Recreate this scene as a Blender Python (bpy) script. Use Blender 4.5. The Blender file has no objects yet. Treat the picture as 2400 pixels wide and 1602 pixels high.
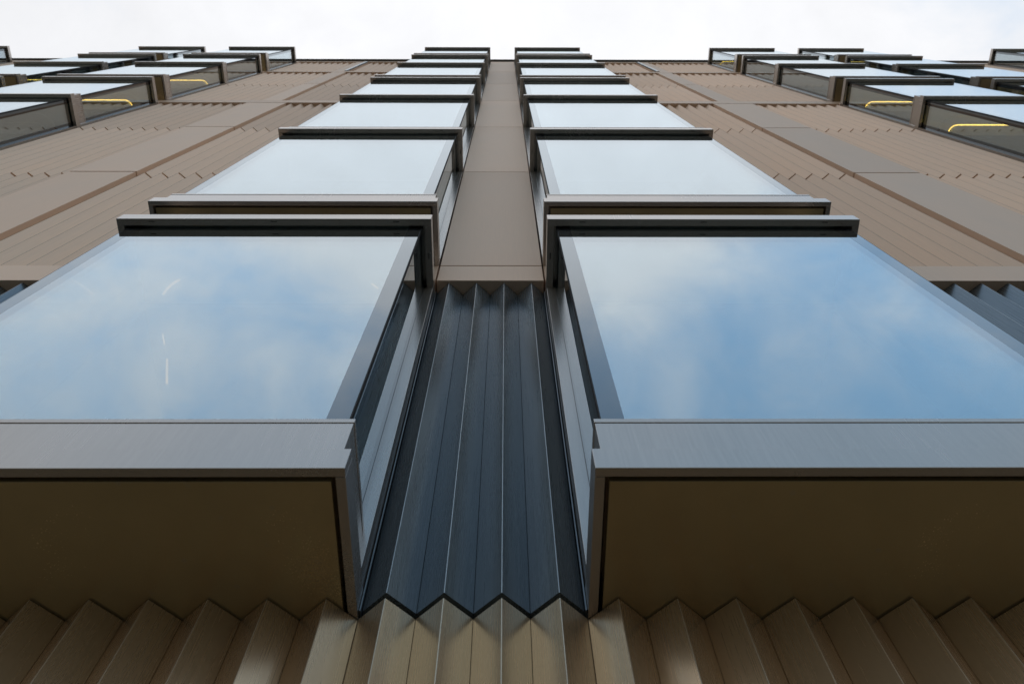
import bpy, math, random
from mathutils import Matrix, Vector
random.seed(7)
sc = bpy.context.scene
S = 0.75            # survey units (flute pitch 0.25) to metres
H = 1.6             # height of the camera above the pavement, metres

# ------------------------------------------------------------------ camera
def make_camera():
    a, b, c = math.radians(67.5167), math.radians(1.1209), math.radians(1.029)
    ri = Vector((math.cos(b), -math.sin(b), 0)); yh = Vector((math.sin(b), math.cos(b), 0)); zz = Vector((0, 0, 1))
    fw = yh*math.cos(a) + zz*math.sin(a); up = -yh*math.sin(a) + zz*math.cos(a)
    R = ri*math.cos(c) - up*math.sin(c); U = ri*math.sin(c) + up*math.cos(c)
    cd = bpy.data.cameras.new('camera'); co = bpy.data.objects.new('camera', cd)
    sc.collection.objects.link(co)
    m = Matrix.Identity(4)
    for i in range(3):
        m[i][0] = R[i]; m[i][1] = U[i]; m[i][2] = -fw[i]
    m.translation = Vector((0.1425*S, -2.4782*S, H))
    co.matrix_world = m
    cd.sensor_fit = 'HORIZONTAL'; cd.sensor_width = 36.0; cd.lens = 1922.247*36/2400
    cd.clip_start = 0.05; cd.clip_end = 3000
    cd.dof.use_dof = True; cd.dof.focus_distance = 4.6; cd.dof.aperture_fstop = 5.0
    sc.camera = co
make_camera()

# ------------------------------------------------------------------ light
SUN_EL, SUN_AZ = math.radians(46), math.radians(-20)      # behind the building, a little to the left
def make_world():
    w = bpy.data.worlds.new('World'); sc.world = w; w.use_nodes = True
    nt = w.node_tree; N = nt.nodes; L = nt.links; N.clear()
    out = N.new('ShaderNodeOutputWorld'); bg = N.new('ShaderNodeBackground')
    bg.inputs['Strength'].default_value = 0.1
    sky = N.new('ShaderNodeTexSky'); sky.sky_type = 'NISHITA'; sky.sun_disc = False
    sky.sun_elevation = SUN_EL; sky.sun_rotation = SUN_AZ
    sky.air_density = 1.3; sky.dust_density = 0.8; sky.ozone_density = 1.0
    tc = N.new('ShaderNodeTexCoord')
    def math_(op, a, b=None, c=None):
        n = N.new('ShaderNodeMath'); n.operation = op
        for i, v in enumerate((a, b, c)):
            if v is None: continue
            if isinstance(v, (int, float)): n.inputs[i].default_value = v
            else: L.new(v, n.inputs[i])
        return n.outputs[0]
    sep = N.new('ShaderNodeSeparateXYZ'); L.new(tc.outputs['Generated'], sep.inputs[0])
    # clouds: two noises on the direction
    mp = N.new('ShaderNodeMapping'); L.new(tc.outputs['Generated'], mp.inputs[0])
    mp.inputs['Rotation'].default_value = (0, 0, 0.6); mp.inputs['Scale'].default_value = (3.0, 3.6, 3.0)
    mp.inputs['Location'].default_value = (1.7, 0.4, 0.0)
    n1 = N.new('ShaderNodeTexNoise'); n1.inputs['Scale'].default_value = 2.7; n1.inputs['Detail'].default_value = 10
    n1.inputs['Roughness'].default_value = 0.60; n1.inputs['Distortion'].default_value = 0.35
    L.new(mp.outputs[0], n1.inputs['Vector'])
    # cover: thick overhead and behind the building, thinning towards the street side
    t = math_('MULTIPLY_ADD', sep.outputs['Y'], 1.9, 0.84)         # street side (-y) gets less
    t = math_('MULTIPLY_ADD', sep.outputs['X'], -0.5, t)
    t = math_('ADD', t, math_('MULTIPLY_ADD', n1.outputs['Fac'], 1.6, -0.8))
    zen = N.new('ShaderNodeMapRange'); zen.interpolation_type = 'SMOOTHSTEP'      # solid cover overhead
    zen.inputs['From Min'].default_value = 0.90; zen.inputs['From Max'].default_value = 0.998; zen.inputs['To Max'].default_value = 1.9
    L.new(sep.outputs['Z'], zen.inputs['Value'])
    t = math_('ADD', t, zen.outputs[0])
    hz = N.new('ShaderNodeMapRange'); hz.inputs['From Min'].default_value = 0.30; hz.inputs['From Max'].default_value = 0.78     # haze added to the unseen lower sky to neutralise the facade light
    hz.inputs['To Min'].default_value = 1.5; hz.inputs['To Max'].default_value = 0.0
    L.new(sep.outputs['Z'], hz.inputs['Value'])
    t = math_('ADD', t, hz.outputs[0])
    mr = N.new('ShaderNodeMapRange'); mr.interpolation_type = 'SMOOTHSTEP'
    mr.inputs['From Min'].default_value = -0.50; mr.inputs['From Max'].default_value = 1.05
    mr.inputs['To Min'].default_value = 0.14; mr.inputs['To Max'].default_value = 1.0
    L.new(t, mr.inputs['Value'])
    # cloud brightness: brightest overhead near the hidden sun, dimmed low down for unbuilt street blocks
    cb = N.new('ShaderNodeMapRange'); cb.inputs['From Min'].default_value = 0.05; cb.inputs['From Max'].default_value = 1.0
    cb.inputs['To Min'].default_value = 2.0; cb.inputs['To Max'].default_value = 6.8
    L.new(sep.outputs['Z'], cb.inputs['Value'])
    cc = N.new('ShaderNodeVectorMath'); cc.operation = 'SCALE'; cc.inputs[0].default_value = (0.975, 0.982, 1.01)
    ccol = N.new('ShaderNodeMix'); ccol.data_type = 'RGBA'
    ccol.inputs['A'].default_value = (1.0, 0.98, 0.95, 1); ccol.inputs['B'].default_value = (0.975, 0.982, 1.01, 1)
    cf = N.new('ShaderNodeMapRange'); cf.inputs['From Min'].default_value = 0.3; cf.inputs['From Max'].default_value = 0.85
    L.new(sep.outputs['Z'], cf.inputs['Value']); L.new(cf.outputs[0], ccol.inputs['Factor'])
    L.new(ccol.outputs['Result'], cc.inputs[0])
    L.new(math_('MULTIPLY', cb.outputs[0], math_('MULTIPLY_ADD', n1.outputs['Fac'], 0.24, 0.88)), cc.inputs['Scale'])
    sk = N.new('ShaderNodeVectorMath'); sk.operation = 'SCALE'; sk.inputs['Scale'].default_value = 2.4
    low = N.new('ShaderNodeMapRange'); low.inputs['From Min'].default_value = 0.05; low.inputs['From Max'].default_value = 0.8   # blue dimmed near the horizon, in place of unbuilt blocks opposite
    low.inputs['To Min'].default_value = 0.25; low.inputs['To Max'].default_value = 2.3
    L.new(sep.outputs['Z'], low.inputs['Value']); L.new(low.outputs[0], sk.inputs['Scale'])
    st = N.new('ShaderNodeVectorMath'); st.operation = 'MULTIPLY'; st.inputs[1].default_value = (0.93, 1.10, 0.98)
    L.new(sky.outputs[0], st.inputs[0]); L.new(st.outputs[0], sk.inputs[0])
    mx = N.new('ShaderNodeMix'); mx.data_type = 'RGBA'
    L.new(mr.outputs[0], mx.inputs['Factor']); L.new(sk.outputs[0], mx.inputs['A']); L.new(cc.outputs[0], mx.inputs['B'])
    L.new(mx.outputs['Result'], bg.inputs['Color']); L.new(bg.outputs[0], out.inputs[0])
make_world()
def make_sun():
    ld = bpy.data.lights.new('sun', 'SUN'); ld.energy = 1.0; ld.angle = math.radians(12); ld.color = (1.0, 0.95, 0.88)
    lo = bpy.data.objects.new('sun', ld); sc.collection.objects.link(lo)
    d = Vector((math.sin(SUN_AZ)*math.cos(SUN_EL), math.cos(SUN_AZ)*math.cos(SUN_EL), math.sin(SUN_EL)))
    lo.rotation_euler = d.to_track_quat('Z', 'Y').to_euler(); lo.location = (0, 40, 60)
make_sun()
vs = sc.view_settings
sc.display_settings.display_device = 'sRGB'
vs.view_transform = 'Standard'; vs.look = 'None'; vs.gamma = 1; vs.use_curve_mapping = False; vs.exposure = 0.58
sc.cycles.max_bounces = 8; sc.cycles.glossy_bounces = 5; sc.cycles.transparent_max_bounces = 12

# ------------------------------------------------------------------ materials
def new_mat(name):
    m = bpy.data.materials.new(name); m.use_nodes = True
    return m, m.node_tree.nodes, m.node_tree.links, m.node_tree.nodes['Principled BSDF']

def metal(name, col, metallic, rough, var=0.12, streak=0.10, tint=(1, 1, 1), spots=0.0, bump=0.02, spec=0.35, etint=(0.98, 0.84, 0.72)):
    """anodised sheet: soft blotches, fine vertical brushing, a little dirt"""
    m, N, L, bs = new_mat(name)
    tc = N.new('ShaderNodeTexCoord')
    oi = N.new('ShaderNodeObjectInfo')
    mpa = N.new('ShaderNodeMapping'); mpa.inputs['Scale'].default_value = (1.3, 1.3, 0.45)
    L.new(tc.outputs['Object'], mpa.inputs[0])
    blot = N.new('ShaderNodeTexNoise'); blot.inputs['Scale'].default_value = 1.2; blot.inputs['Detail'].default_value = 5
    L.new(mpa.outputs[0], blot.inputs['Vector'])
    mpb = N.new('ShaderNodeMapping'); mpb.inputs['Scale'].default_value = (60, 60, 1.4)
    L.new(tc.outputs['Object'], mpb.inputs[0])
    st = N.new('ShaderNodeTexNoise'); st.inputs['Scale'].default_value = 2.2; st.inputs['Detail'].default_value = 4
    L.new(mpb.outputs[0], st.inputs['Vector'])
    gr = N.new('ShaderNodeTexNoise'); gr.inputs['Scale'].default_value = 420; gr.inputs['Detail'].default_value = 2
    L.new(tc.outputs['Object'], gr.inputs['Vector'])
    def M(op, a, b, c=None):
        n = N.new('ShaderNodeMath'); n.operation = op
        for i, v in enumerate((a, b, c)):
            if v is None: continue
            if isinstance(v, (int, float)): n.inputs[i].default_value = v
            else: L.new(v, n.inputs[i])
        return n.outputs[0]
    f = M('MULTIPLY_ADD', blot.outputs['Fac'], var*2, 1-var)
    f = M('ADD', f, M('MULTIPLY_ADD', st.outputs['Fac'], streak*2, -streak))
    f = M('ADD', f, M('MULTIPLY_ADD', gr.outputs['Fac'], 0.12, -0.06))
    f = M('ADD', f, M('MULTIPLY_ADD', oi.outputs['Random'], 0.22, -0.11))
    vm = N.new('ShaderNodeVectorMath'); vm.operation = 'SCALE'; vm.inputs[0].default_value = col
    L.new(f, vm.inputs['Scale'])
    base = vm.outputs[0]
    # hue drift between panels / patches
    mx = N.new('ShaderNodeMix'); mx.data_type = 'RGBA'; mx.blend_type = 'MULTIPLY'
    L.new(blot.outputs['Fac'], mx.inputs['Factor']); L.new(base, mx.inputs['A']); mx.inputs['B'].default_value = (*tint, 1)
    base = mx.outputs['Result']
    if spots:
        vo = N.new('ShaderNodeTexVoronoi'); vo.inputs['Scale'].default_value = 9.0
        L.new(tc.outputs['Object'], vo.inputs['Vector'])
        r = N.new('ShaderNodeMapRange'); r.inputs['From Min'].default_value = 0.05; r.inputs['From Max'].default_value = 0.11
        r.inputs['To Min'].default_value = spots; r.inputs['To Max'].default_value = 0
        L.new(vo.outputs['Distance'], r.inputs['Value'])
        m2 = N.new('ShaderNodeMix'); m2.data_type = 'RGBA'
        L.new(r.outputs[0], m2.inputs['Factor']); L.new(base, m2.inputs['A']); m2.inputs['B'].default_value = (0.42, 0.40, 0.36, 1)
        base = m2.outputs['Result']
    L.new(base, bs.inputs['Base Color'])
    bs.inputs['Metallic'].default_value = metallic
    bs.inputs['Specular IOR Level'].default_value = spec
    bs.inputs['Specular Tint'].default_value = (*etint, 1)
    rr = M('MULTIPLY_ADD', blot.outputs['Fac'], 0.14, rough-0.07)
    rr = M('ADD', rr, M('MULTIPLY_ADD', st.outputs['Fac'], 0.08, -0.04))
    L.new(rr, bs.inputs['Roughness'])
    bp = N.new('ShaderNodeBump'); bp.inputs['Strength'].default_value = bump*6; bp.inputs['Distance'].default_value = 0.002
    L.new(M('ADD', M('MULTIPLY', st.outputs['Fac'], 0.2), M('MULTIPLY', blot.outputs['Fac'], 5.0)), bp.inputs['Height'])
    if bump: L.new(bp.outputs[0], bs.inputs['Normal'])
    return m

BRONZE = metal('bronze_anodised_sheet', (0.83, 0.625, 0.47), 0.30, 0.48, streak=0.10, tint=(1.0, 0.95, 0.91))
PANEL = metal('bronze_flat_panel', (0.86, 0.665, 0.52), 0.25, 0.52, var=0.12, streak=0.05, spec=0.3, tint=(1.0, 0.94, 0.90))
GLOSSB = metal('bronze_glossy_sheet', (0.70, 0.56, 0.40), 0.7, 0.27, var=0.16, streak=0.07, bump=0.010, tint=(1.0, 0.95, 0.88), spots=0.06)  # same sheet as BRONZE, made darker and glossier to deepen shade on lower folds
FOLDD = metal('shaded_fold_edge', (0.30, 0.22, 0.15), 0.1, 0.7)  # dark fold fronts: the shade line between neighbouring folds, put into the colour
FRAME = metal('bay_frame_bronze', (0.50, 0.455, 0.41), 0.75, 0.25, var=0.12, streak=0.10, bump=0.006, tint=(0.97, 0.97, 1.0), spec=0.5, etint=(1, 1, 1))
SOFFIT = metal('bay_soffit_bronze', (0.48, 0.38, 0.22), 0.55, 0.24, var=0.35, bump=0, streak=0.02, tint=(0.95, 0.95, 0.9), spots=0.22)
DARKM = metal('dark_blue_grey_sheet', (0.19, 0.225, 0.25), 0.6, 0.28, var=0.2, streak=0.22, bump=0.010, tint=(1.0, 0.95, 0.93), spots=0.05, spec=0.5, etint=(1, 1, 1))
EDGE = metal('highlight_fold_edge', (0.72, 0.64, 0.52), 0.5, 0.4)  # paler fold fronts: the highlight along each ridge, put into the colour
EDGED = metal('highlight_dark_fold_edge', (0.52, 0.56, 0.58), 0.5, 0.35)  # the same painted ridge highlight for the dark folds
COPING = metal('dark_coping_sheet', (0.09, 0.09, 0.085), 0.5, 0.45)

def plain(name, col, rough=0.8, metallic=0.0):
    m, N, L, bs = new_mat(name)
    tc = N.new('ShaderNodeTexCoord'); n = N.new('ShaderNodeTexNoise'); n.inputs['Scale'].default_value = 3.0; n.inputs['Detail'].default_value = 6
    L.new(tc.outputs['Object'], n.inputs['Vector'])
    v = N.new('ShaderNodeMapRange'); v.inputs['To Min'].default_value = 0.8; v.inputs['To Max'].default_value = 1.2
    L.new(n.outputs['Fac'], v.inputs['Value'])
    vm = N.new('ShaderNodeVectorMath'); vm.operation = 'SCALE'; vm.inputs[0].default_value = col
    L.new(v.outputs[0], vm.inputs['Scale']); L.new(vm.outputs[0], bs.inputs['Base Color'])
    bs.inputs['Roughness'].default_value = rough; bs.inputs['Metallic'].default_value = metallic
    return m
BLACK = plain('black_rubber_joint', (0.008, 0.008, 0.009), 0.7)
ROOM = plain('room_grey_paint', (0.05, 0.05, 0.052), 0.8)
CEIL = plain('pale_bay_ceiling', (0.45, 0.46, 0.46), 0.7)
WHITE = plain('pale_metal_fin', (0.85, 0.86, 0.88), 0.35)

def glass(name, base, power, tint, frit=False):
    """coated facade glass: mirror share rises towards grazing view (Schlick), the rest is seen through, or is black frit"""
    m = bpy.data.materials.new(name); m.use_nodes = True
    N = m.node_tree.nodes; L = m.node_tree.links; N.clear()
    out = N.new('ShaderNodeOutputMaterial')
    lw = N.new('ShaderNodeLayerWeight'); lw.inputs['Blend'].default_value = 0.5
    pw = N.new('ShaderNodeMath'); pw.operation = 'POWER'; pw.inputs[1].default_value = power
    L.new(lw.outputs['Facing'], pw.inputs[0])
    ma = N.new('ShaderNodeMath'); ma.operation = 'MULTIPLY_ADD'; ma.inputs[1].default_value = 1-base; ma.inputs[2].default_value = base
    L.new(pw.outputs[0], ma.inputs[0])
    gl = N.new('ShaderNodeBsdfGlossy'); gl.inputs['Roughness'].default_value = 0.0
    gl.inputs['Color'].default_value = (0.86, 0.945, 1.0, 1)
    tc = N.new('ShaderNodeTexCoord'); n = N.new('ShaderNodeTexNoise'); n.inputs['Scale'].default_value = 0.9; n.inputs['Detail'].default_value = 1
    L.new(tc.outputs['Object'], n.inputs['Vector'])
    bp = N.new('ShaderNodeBump'); bp.inputs['Strength'].default_value = 0.35; bp.inputs['Distance'].default_value = 0.003
    L.new(n.outputs['Fac'], bp.inputs['Height']); L.new(bp.outputs[0], gl.inputs['Normal'])
    if frit:
        t = N.new('ShaderNodeBsdfDiffuse'); t.inputs['Color'].default_value = (*tint, 1)
    else:
        t = N.new('ShaderNodeBsdfTransparent'); t.inputs['Color'].default_value = (*tint, 1)
    mix = N.new('ShaderNodeMixShader')
    L.new(ma.outputs[0], mix.inputs[0]); L.new(t.outputs[0], mix.inputs[1]); L.new(gl.outputs[0], mix.inputs[2])
    L.new(mix.outputs[0], out.inputs[0])
    return m
GLASS = glass('coated_clear_glass', 0.30, 2.8, (0.70, 0.78, 0.77))
FRIT = glass('black_fritted_glass', 0.07, 2.8, (0.012, 0.013, 0.018), frit=True)

def emit(name, col, st):
    m = bpy.data.materials.new(name); m.use_nodes = True
    N = m.node_tree.nodes; L = m.node_tree.links; N.clear()
    o = N.new('ShaderNodeOutputMaterial'); e = N.new('ShaderNodeEmission')
    e.inputs['Color'].default_value = (*col, 1); e.inputs['Strength'].default_value = st
    L.new(e.outputs[0], o.inputs[0]); return m
LAMP = emit('warm_lit_tube', (1.0, 0.53, 0.09), 5.5)
LAMPDIM = emit('warm_dim_tube', (1.0, 0.50, 0.20), 0.7)
LAMPOFF = plain('unlit_white_tube', (0.45, 0.47, 0.45), 0.4)

# ------------------------------------------------------------------ mesh helpers
class MB:
    """collects boxes, prisms and tubes, built as ONE mesh object; coordinates in survey units"""
    def __init__(s): s.v = []; s.f = []; s.mi = []
    def box(s, x0, x1, y0, y1, z0, z1, mi=0):
        b = len(s.v)
        s.v += [(x, y, z) for z in (z0, z1) for y in (y0, y1) for x in (x0, x1)]
        for q in ((0, 2, 3, 1), (4, 5, 7, 6), (0, 1, 5, 4), (2, 6, 7, 3), (0, 4, 6, 2), (1, 3, 7, 5)):
            s.f.append([b+i for i in q]); s.mi.append(mi)
        return s
    def prism(s, pts, z0, z1, mi=0):
        """outline in x,y (any order kept), extruded up"""
        b = len(s.v); n = len(pts)
        s.v += [(x, y, z0) for x, y in pts] + [(x, y, z1) for x, y in pts]
        for i in range(n):
            j = (i+1) % n
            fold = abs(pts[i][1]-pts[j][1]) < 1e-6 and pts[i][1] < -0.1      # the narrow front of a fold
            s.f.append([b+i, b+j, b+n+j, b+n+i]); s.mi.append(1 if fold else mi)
        s.f.append([b+i for i in range(n)][::-1]); s.mi.append(mi)
        s.f.append([b+n+i for i in range(n)]); s.mi.append(mi)
        return s
    def tube(s, path, r, closed=False, k=8, mi=0):
        b = len(s.v); n = len(path)
        for i, p in enumerate(path):
            a = Vector(path[(i-1) % n] if closed or i > 0 else p); c = Vector(path[(i+1) % n] if closed or i < n-1 else p)
            t = (c-a).normalized(); u = Vector((0, 0, 1)); w = t.cross(u).normalized()
            for q in range(k):
                g = 2*math.pi*q/k
                s.v.append(tuple(Vector(p) + (w*math.cos(g) + u*math.sin(g))*r))
        for i in range(n if closed else n-1):
            j = (i+1) % n
            for q in range(k):
                q2 = (q+1) % k
                s.f.append([b+i*k+q, b+i*k+q2, b+j*k+q2, b+j*k+q]); s.mi.append(mi)
        return s
    def build(s, name, mats, parent=None, bevel=0.0, origin=(0, 0, 0)):
        me = bpy.data.meshes.new(name)
        me.from_pydata([((x-origin[0])*S, (y-origin[1])*S, (z-origin[2])*S) for x, y, z in s.v], [], s.f)
        for m in (mats if isinstance(mats, (list, tuple)) else [mats]): me.materials.append(m)
        for p, i in zip(me.polygons, s.mi): p.material_index = i
        import bmesh
        bm = bmesh.new(); bm.from_mesh(me); bmesh.ops.recalc_face_normals(bm, faces=bm.faces); bm.to_mesh(me); bm.free()
        me.update()
        o = bpy.data.objects.new(name, me); sc.collection.objects.link(o)
        if parent is not None: o.parent = parent
        # parent chain is positioned in metres
        o.location = (origin[0]*S, origin[1]*S, origin[2]*S)
        if bevel:
            bv = o.modifiers.new('edge', 'BEVEL'); bv.width = bevel*S; bv.segments = 2; bv.limit_method = 'ANGLE'; bv.angle_limit = math.radians(40)
        return o

FOLD = 0.0016
def zigzag(mb, xa, xb, z0, z1, r=0.115, p=0.25, start=None, y_back=0.03, e=0.0014, w=FOLD):
    """folded sheet between xa and xb; folds repeat every p from 'start'"""
    if start is None: start = xa
    k0 = math.floor((xa-start)/p + 1e-6); k1 = math.ceil((xb-start)/p - 1e-6)
    for k in range(k0, k1):
        a = start+k*p; b = a+p; c = (a+b)/2
        pts = [(a+e, 0.0), (c-w, -r+w*0.9), (c+w, -r+w*0.9), (b-e, 0.0)]
        # clip to [xa, xb]
        def Y(x):
            if x <= c-w: return -(x-(a+e))/((c-w)-(a+e))*(r-w*0.9)
            if x <= c+w: return -r+w*0.9
            return -((b-e)-x)/((b-e)-(c+w))*(r-w*0.9)
        lo, hi = max(a+e, xa+0.002), min(b-e, xb-0.002)
        if hi-lo < 0.01: continue
        q = [(lo, Y(lo))] + [pt for pt in pts if lo+1e-4 < pt[0] < hi-1e-4] + [(hi, Y(hi))]
        q += [(hi, y_back), (lo, y_back)]
        mb.prism(q, z0, z1)
    return mb

# ------------------------------------------------------------------ the setting
def ground():
    me = bpy.data.meshes.new('pavement')
    R = 600
    me.from_pydata([(-R, -R, 0), (R, -R, 0), (R, R, 0), (-R, R, 0)], [], [(0, 1, 2, 3)])
    m, N, L, bs = new_mat('paving_grey')
    tc = N.new('ShaderNodeTexCoord'); br = N.new('ShaderNodeTexBrick')
    br.inputs['Scale'].default_value = 1.6; br.inputs['Color1'].default_value = (0.12, 0.115, 0.095, 1); br.inputs['Color2'].default_value = (0.105, 0.10, 0.08, 1)
    br.inputs['Mortar'].default_value = (0.04, 0.04, 0.04, 1); br.inputs['Mortar Size'].default_value = 0.008
    L.new(tc.outputs['Object'], br.inputs['Vector']); L.new(br.outputs['Color'], bs.inputs['Base Color']); bs.inputs['Roughness'].default_value = 0.85
    me.materials.append(m)
    o = bpy.data.objects.new('pavement', me); sc.collection.objects.link(o); o['kind'] = 'structure'
ground()

# ------------------------------------------------------------------ the building
G, W, PP, B = 0.5, 2.694, 11.745, 0.76       # half gap, bay width, spacing of bay pairs, bay projection
ZG = -H/S
ROWS = [  # bottom, lintel underside, stands on the bay below, is capped by the bay above
    (2.837, 6.910, False, False),
    (7.580, 12.310, False, True),
    (12.310, 17.080, True, True),
    (17.080, 21.143, True, False),
    (21.876, 26.574, False, True),
    (26.574, 30.650, True, False),
    (31.496, 35.834, False, False)]
bld = bpy.data.objects.new('office_building', None); sc.collection.objects.link(bld)
bld.location = (0, 0, H)
bld.empty_display_size = 1
bld['label'] = 'tall bronze metal clad office block with paired columns of projecting glass bay windows'
bld['category'] = 'building'
GAPD = 0.010

def lamp_path(xa, xb, ya, yb, z, r=0.34, part='all'):
    pts = []
    def arc(cx, cy, a0, a1):
        for i in range(9):
            t = math.radians(a0+(a1-a0)*i/8); pts.append((cx+r*math.cos(t), cy+r*math.sin(t), z))
    arc(xa+r, ya+r, 180, 270); arc(xb-r, ya+r, 270, 360); arc(xb-r, yb-r, 0, 90); arc(xa+r, yb-r, 90, 180)
    return pts

def bay(x0, zs, zl, on_bay, capped, lit, detail, near, part_label=None, trim=False):
    """one projecting window box; origin at the foot of the box on the wall line"""
    x1 = x0+W; yb = -B; O = ((x0+x1)/2, 0, zs)
    f = MB()
    # lower sill band: hollow frame seen from below (left out where the box stands on the one below)
    zt = zs+0.155
    if not on_bay:
        f.box(x0, x1, yb, yb+0.042, zs, zt)
        f.box(x0, x0+0.042, yb+0.042, 0.02, zs, zt); f.box(x1-0.042, x1, yb+0.042, 0.02, zs, zt)
        f.box(x0+0.042, x1-0.042, yb+0.042, 0.02, zt-0.03, zt)
    # upper band, set in, with a fine lip
    i = 0.045
    f.box(x0+i, x1-i, yb+0.04, 0.02, zt+0.0015, zs+0.452)
    f.box(x0+i-0.003, x1-i+0.003, yb+0.037, 0.02, zs+0.455, zs+0.491)
    o = f.build('bay_window', FRAME, bld, bevel=0.003 if near else 0, origin=O)
    if part_label: o['label'] = part_label
    def sub(mb, name, mats, bevel=0.0):
        q = mb.build(name, mats, None, bevel=bevel, origin=O); q.parent = o; q.location = (0, 0, 0); return q
    if not on_bay:
        sub(MB().box(x0+0.061, x1-0.061, yb+0.064, 0.02, zs+0.003, zs+0.10), 'soffit_panel', SOFFIT, 0.004 if near else 0)
    # lintel cap: ring on three sides, shadow gap to the glass, top plate
    l = MB(); w = 0.060; lt = zl+0.152
    def ring(a, b, c, d):
        l.box(a, b, c, d, zl, lt)
    ring(x0, x1, yb, yb+w)
    ring(x0, x0+w, yb+w, -0.141); ring(x1-w, x1, yb+w, -0.141)
    l.box(x0+w, x1-w, yb+w, 0.02, lt-0.03, lt)
    l.box(x0, x0+w, -0.141, 0.02, zl+0.002, lt); l.box(x1-w, x1, -0.141, 0.02, zl+0.002, lt)
    # fine inner lip on the underside
    l.box(x0+w-0.012, x1-w+0.012, yb+w+0.0, yb+w+0.006, zl+0.012, lt-0.03)
    if detail:
        for cx in (x0+0.30, (x0+x1)/2, x1-0.30):
            l.box(cx-0.027, cx+0.027, yb+0.022, yb+0.030, zl-0.0015, zl+0.004, 1)
        for sx in (x0+0.026, x1-0.034):
            l.box(sx, sx+0.008, -0.46, -0.40, zl-0.0015, zl+0.004, 1)
    sub(l, 'lintel', [FRAME, BLACK], 0.003 if near else 0)
    # jambs where the box meets the wall
    for s, xa, xb in ((-1, x0, x0+0.082), (1, x1-0.082, x1)):
        j = MB().box(xa+0.004 if s < 0 else xa, xb if s < 0 else xb-0.004, -0.141, 0.10, (zs+0.157 if not on_bay else zs+0.155), zl-0.002)
        sub(j, 'jamb', FRAME, 0.002 if near else 0)
    # glazing: front pane and two side panes meeting at a black joint
    gx0, gx1, gy = x0+0.082, x1-0.082, -0.68
    z0, z1 = zs+0.40, zl+0.11
    fr = 0.115; th = 0.022
    g = MB()
    g.box(gx0+0.006, gx0+fr, gy, gy+th, z0, z1, 1); g.box(gx1-fr, gx1-0.006, gy, gy+th, z0, z1, 1)
    g.box(gx0+fr, gx1-fr, gy, gy+th, z0, z1, 0)
    sub(g, 'front_pane', [GLASS, FRIT])
    for s, xa in ((-1, gx0), (1, gx1-th)):
        g = MB(); yf = gy+0.006
        g.box(xa, xa+th, yf+th, gy+0.10, z0, z1, 1)
        g.box(xa, xa+th, gy+0.10, -0.21, z0, z1, 0)
        g.box(xa, xa+th, -0.21, -0.141, z0, z1, 1)
        sub(g, 'side_pane', [GLASS, FRIT])
    for s, xa in ((-1, gx0), (1, gx1)):
        sub(MB().box(min(xa, xa-s*0.006), max(xa, xa-s*0.006), gy+0.001, gy+0.006+th, z0, z1), 'corner_joint', BLACK)
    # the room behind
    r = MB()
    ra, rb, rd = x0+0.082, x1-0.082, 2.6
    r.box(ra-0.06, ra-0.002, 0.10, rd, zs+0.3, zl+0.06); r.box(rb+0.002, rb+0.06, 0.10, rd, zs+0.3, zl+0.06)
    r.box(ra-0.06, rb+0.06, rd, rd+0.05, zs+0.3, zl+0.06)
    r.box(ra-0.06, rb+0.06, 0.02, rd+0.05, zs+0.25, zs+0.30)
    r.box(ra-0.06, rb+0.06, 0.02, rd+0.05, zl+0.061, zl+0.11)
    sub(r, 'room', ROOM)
    c = MB().box(gx0+th+0.004, gx1-th-0.004, gy+th+0.004, 0.018, zl+0.03, zl+0.06)
    sub(c, 'bay_ceiling', CEIL)
    if lit in ('ring', 'off'):
        t = MB().tube(lamp_path(gx0+0.27, gx1-0.27, -0.27, 0.95, zl-0.55, r=0.16), 0.0115, closed=True)
        sub(t, 'ceiling_light', LAMP if lit == 'ring' else LAMPOFF)
    elif lit == 'part':
        P = lamp_path(gx0+0.26, gx1-0.26, -0.32, 1.3, zl-0.25, r=0.36)
        t = MB().tube(P[3:7], 0.011)
        sub(t, 'ceiling_light', LAMPDIM)
        t = MB().tube([(P[0][0], P[0][1]+0.16+0.05*q, P[0][2]) for q in range(3)], 0.007)
        sub(t, 'ceiling_light', LAMPDIM)
        t = MB().tube([(P[0][0]-0.01*q, P[0][1]+0.40+0.06*q, P[0][2]) for q in range(5)], 0.011)
        sub(t, 'ceiling_light', LAMPDIM)
        t = MB().tube(P[12:14], 0.009)
        sub(t, 'ceiling_light', LAMPDIM)
    if trim:
        t = MB().tube(lamp_path(gx0+0.14, gx1-0.14, -0.43, 1.1, zl-0.40, r=0.34), 0.018, closed=True)
        sub(t, 'ceiling_trim', LAMPOFF)
    return o

def visible(x0, z0, z1, m=260):
    """is any corner of this box near the picture?"""
    a, b, c = math.radians(67.5167), math.radians(1.1209), math.radians(1.029)
    xs = []; ys = []
    for X in (x0, x0+W):
        for Y in (-B, 0):
            for Z in (z0, z1):
                x, y, z = X-0.1425, Y+2.4782, Z
                x, y = math.cos(b)*x-math.sin(b)*y, math.sin(b)*x+math.cos(b)*y
                u = -y*math.sin(a)+z*math.cos(a); w = y*math.cos(a)+z*math.sin(a)
                x, u = x*math.cos(c)-u*math.sin(c), x*math.sin(c)+u*math.cos(c)
                if w < 0.2: continue
                xs.append(1200+x*1922/w); ys.append(801-u*1922/w)
    return xs and min(xs) < 2400+m and max(xs) > -m and min(ys) < 1602+m

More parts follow.
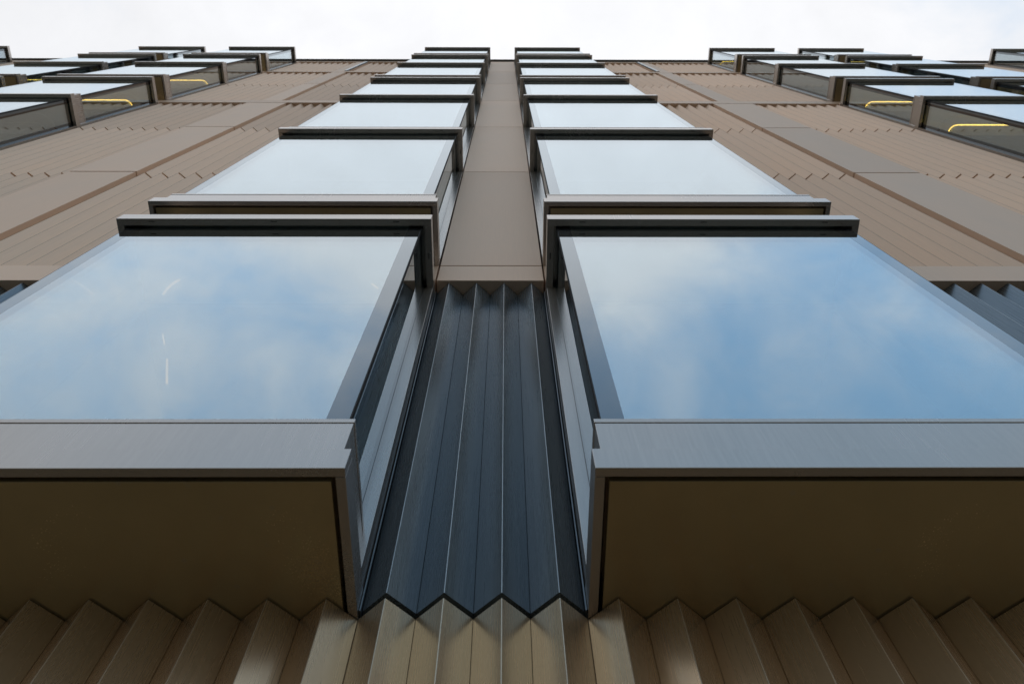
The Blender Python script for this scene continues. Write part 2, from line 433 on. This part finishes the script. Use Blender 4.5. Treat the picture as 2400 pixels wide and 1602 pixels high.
LIT = {(1, 0, 2): 'ring', (1, 0, 3): 'ring', (1, 0, 6): 'ring', (1, 1, 3): 'ring', (-1, 1, 3): 'ring', (-1, 1, 4): 'ring', (-1, 0, 3): 'ring',
       (0, 1, 2): 'off', (0, 0, 0): 'part', (-1, 1, 2): 'off', (2, 0, 4): 'off'}
for pr in range(-2, 3):
    for side in (0, 1):
        x0 = pr*PP + (-G-W if side == 0 else G)
        for ri, (zs, zl, onb, cap) in enumerate(ROWS):
            if not visible(x0, zs, zl+0.2): continue
            near = abs(pr) == 0 and ri < 3
            bay(x0, zs, zl, onb, cap, LIT.get((pr, side, ri), ''), abs(pr) == 0 and ri < 2, near, trim=abs(pr) == 1 and 1 < ri < 6)

# ---- narrow strips between the two bays of a pair
YP = -0.135
for pr in (-2, -1, 0, 1, 2):
    c = pr*PP
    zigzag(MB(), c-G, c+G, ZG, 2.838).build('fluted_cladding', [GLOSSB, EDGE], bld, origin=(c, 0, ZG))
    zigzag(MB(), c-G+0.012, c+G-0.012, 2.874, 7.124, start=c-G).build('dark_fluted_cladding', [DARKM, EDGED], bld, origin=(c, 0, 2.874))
    t = MB()
    for s in (-1, 1):
        xa = c+s*(G-0.006)
        t.box(xa-0.003, xa+0.003, -0.03, 0.03, 2.86, 7.12)
    t.build('edge_trim', DARKM, bld, origin=(c, 0, 2.86))
    zz = [7.580, 12.310, 17.080, 21.876, 26.574, 31.496, 36.88]
    MB().box(c-G+0.012, c+G-0.012, YP, 0.03, 7.127, zz[0]-0.012).build('floor_band', PANEL, bld, bevel=0.003, origin=(c, 0, 7.127))
    for i in range(6):
        MB().box(c-G+0.012, c+G-0.012, YP, 0.03, zz[i]+0.010, zz[i+1]-0.012).build('flat_panel', PANEL, bld, bevel=0.003 if pr == 0 else 0, origin=(c, 0, zz[i]))
# small metal returns beside the joint, level with the floor band, on either side of the gap
# ---- under and behind the bays: folded bronze down to the pavement, dark liner behind
for pr in range(-2, 3):
    for side in (0, 1):
        x0 = pr*PP + (-G-W if side == 0 else G)
        st = x0+W if side == 0 else x0
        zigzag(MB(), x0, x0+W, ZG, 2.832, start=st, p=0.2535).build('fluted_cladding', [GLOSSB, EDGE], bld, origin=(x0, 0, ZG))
        # spandrel pieces between separate boxes
        q = MB()
        for za, zb in ((7.064, 7.578), (21.297, 21.874), (30.804, 31.494), (35.988, 36.88)):
            q.box(x0+0.004, x0+W-0.004, YP, 0.03, za, zb)
        q.build('spandrel_panel', PANEL, bld, origin=(x0, 0, 7.06))
# ---- broad walls between pairs
for s in (-2, -1, 0, 1):
    xa = s*PP+G+W; xb = (s+1)*PP-G-W; c = (xa+xb)/2
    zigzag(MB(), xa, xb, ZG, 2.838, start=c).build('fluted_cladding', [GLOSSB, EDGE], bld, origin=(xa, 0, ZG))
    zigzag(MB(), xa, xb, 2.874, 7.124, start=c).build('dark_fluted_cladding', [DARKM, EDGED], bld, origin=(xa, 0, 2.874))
    for za, zb in ((7.127, 7.575), (21.38, 21.872), (31.12, 31.49), (36.45, 36.875)):
        MB().box(xa+0.004, xb-0.004, YP, 0.03, za, zb).build('floor_band', PANEL, bld, origin=(xa, 0, za))
    for i, (za, zb) in enumerate(((7.58, 12.30), (12.32, 17.07), (17.09, 21.377), (21.876, 26.564), (26.584, 31.117), (31.494, 36.447))):
        hw = 0.5 if i < 3 else 0.25
        d = 0.022
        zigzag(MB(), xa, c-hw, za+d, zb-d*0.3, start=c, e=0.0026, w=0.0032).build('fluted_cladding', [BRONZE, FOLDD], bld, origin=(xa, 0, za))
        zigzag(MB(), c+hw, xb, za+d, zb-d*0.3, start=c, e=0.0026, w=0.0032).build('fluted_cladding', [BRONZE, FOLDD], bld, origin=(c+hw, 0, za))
        MB().box(c-hw+0.003, c+hw-0.003, -0.13, 0.03, za+d, zb-d*0.3).build('flat_panel', PANEL, bld, origin=(c, 0, za))
        if i == 5:      # pale fin, its shadow built in as a black strip beside it, on the edge nearer the middle of the building
            sg = -1 if c > 0 else 1
            xe = c+sg*(hw-0.04)
            MB().box(min(xe, xe-sg*0.10), max(xe, xe-sg*0.10), -0.165, -0.131, za+d, zb-0.02).build('pale_fin', WHITE, bld, origin=(xe, 0, za))
            MB().box(min(xe+sg*0.002, xe+sg*0.03), max(xe+sg*0.002, xe+sg*0.03), -0.15, -0.131, za+d, zb-0.02).build('fin_shadow_strip', BLACK, bld, origin=(xe, 0, za))
# ---- dark liner and solid body behind everything, roof and coping
core = MB()
for s in (-2, -1, 0, 1):
    xa = s*PP+G+W; xb = (s+1)*PP-G-W
    core.box(xa-0.02, xb+0.02, 0.13, 0.30, ZG, 36.8)
for pr in range(-2, 3):
    core.box(pr*PP-G-0.02, pr*PP+G+0.02, 0.031, 0.30, ZG, 36.8)
    for side in (0, 1):
        x0 = pr*PP + (-G-W if side == 0 else G)
        core.box(x0+0.02, x0+W-0.02, 0.031, 0.30, ZG, 3.0)
core.build('wall_lining', BLACK, bld, origin=(0, 0, ZG))
XE = 2*PP+G+W
body = MB().box(-XE, XE, 2.7, 14, ZG, 36.8)
body.box(-XE-0.1, -XE-0.001, 0.0, 14, ZG, 36.8); body.box(XE+0.001, XE+0.1, 0.0, 14, ZG, 36.8)
body.build('rear_walls', PANEL, bld, origin=(0, 0, ZG))
MB().box(-XE-0.1, XE+0.1, 0.02, 14.1, 36.88, 37.02).build('roof', COPING, bld, origin=(0, 0, 36.88))
MB().box(-XE-0.1, XE+0.1, -0.222, 0.019, 36.882, 36.99).build('roof_coping', COPING, bld, origin=(0, 0, 36.88))
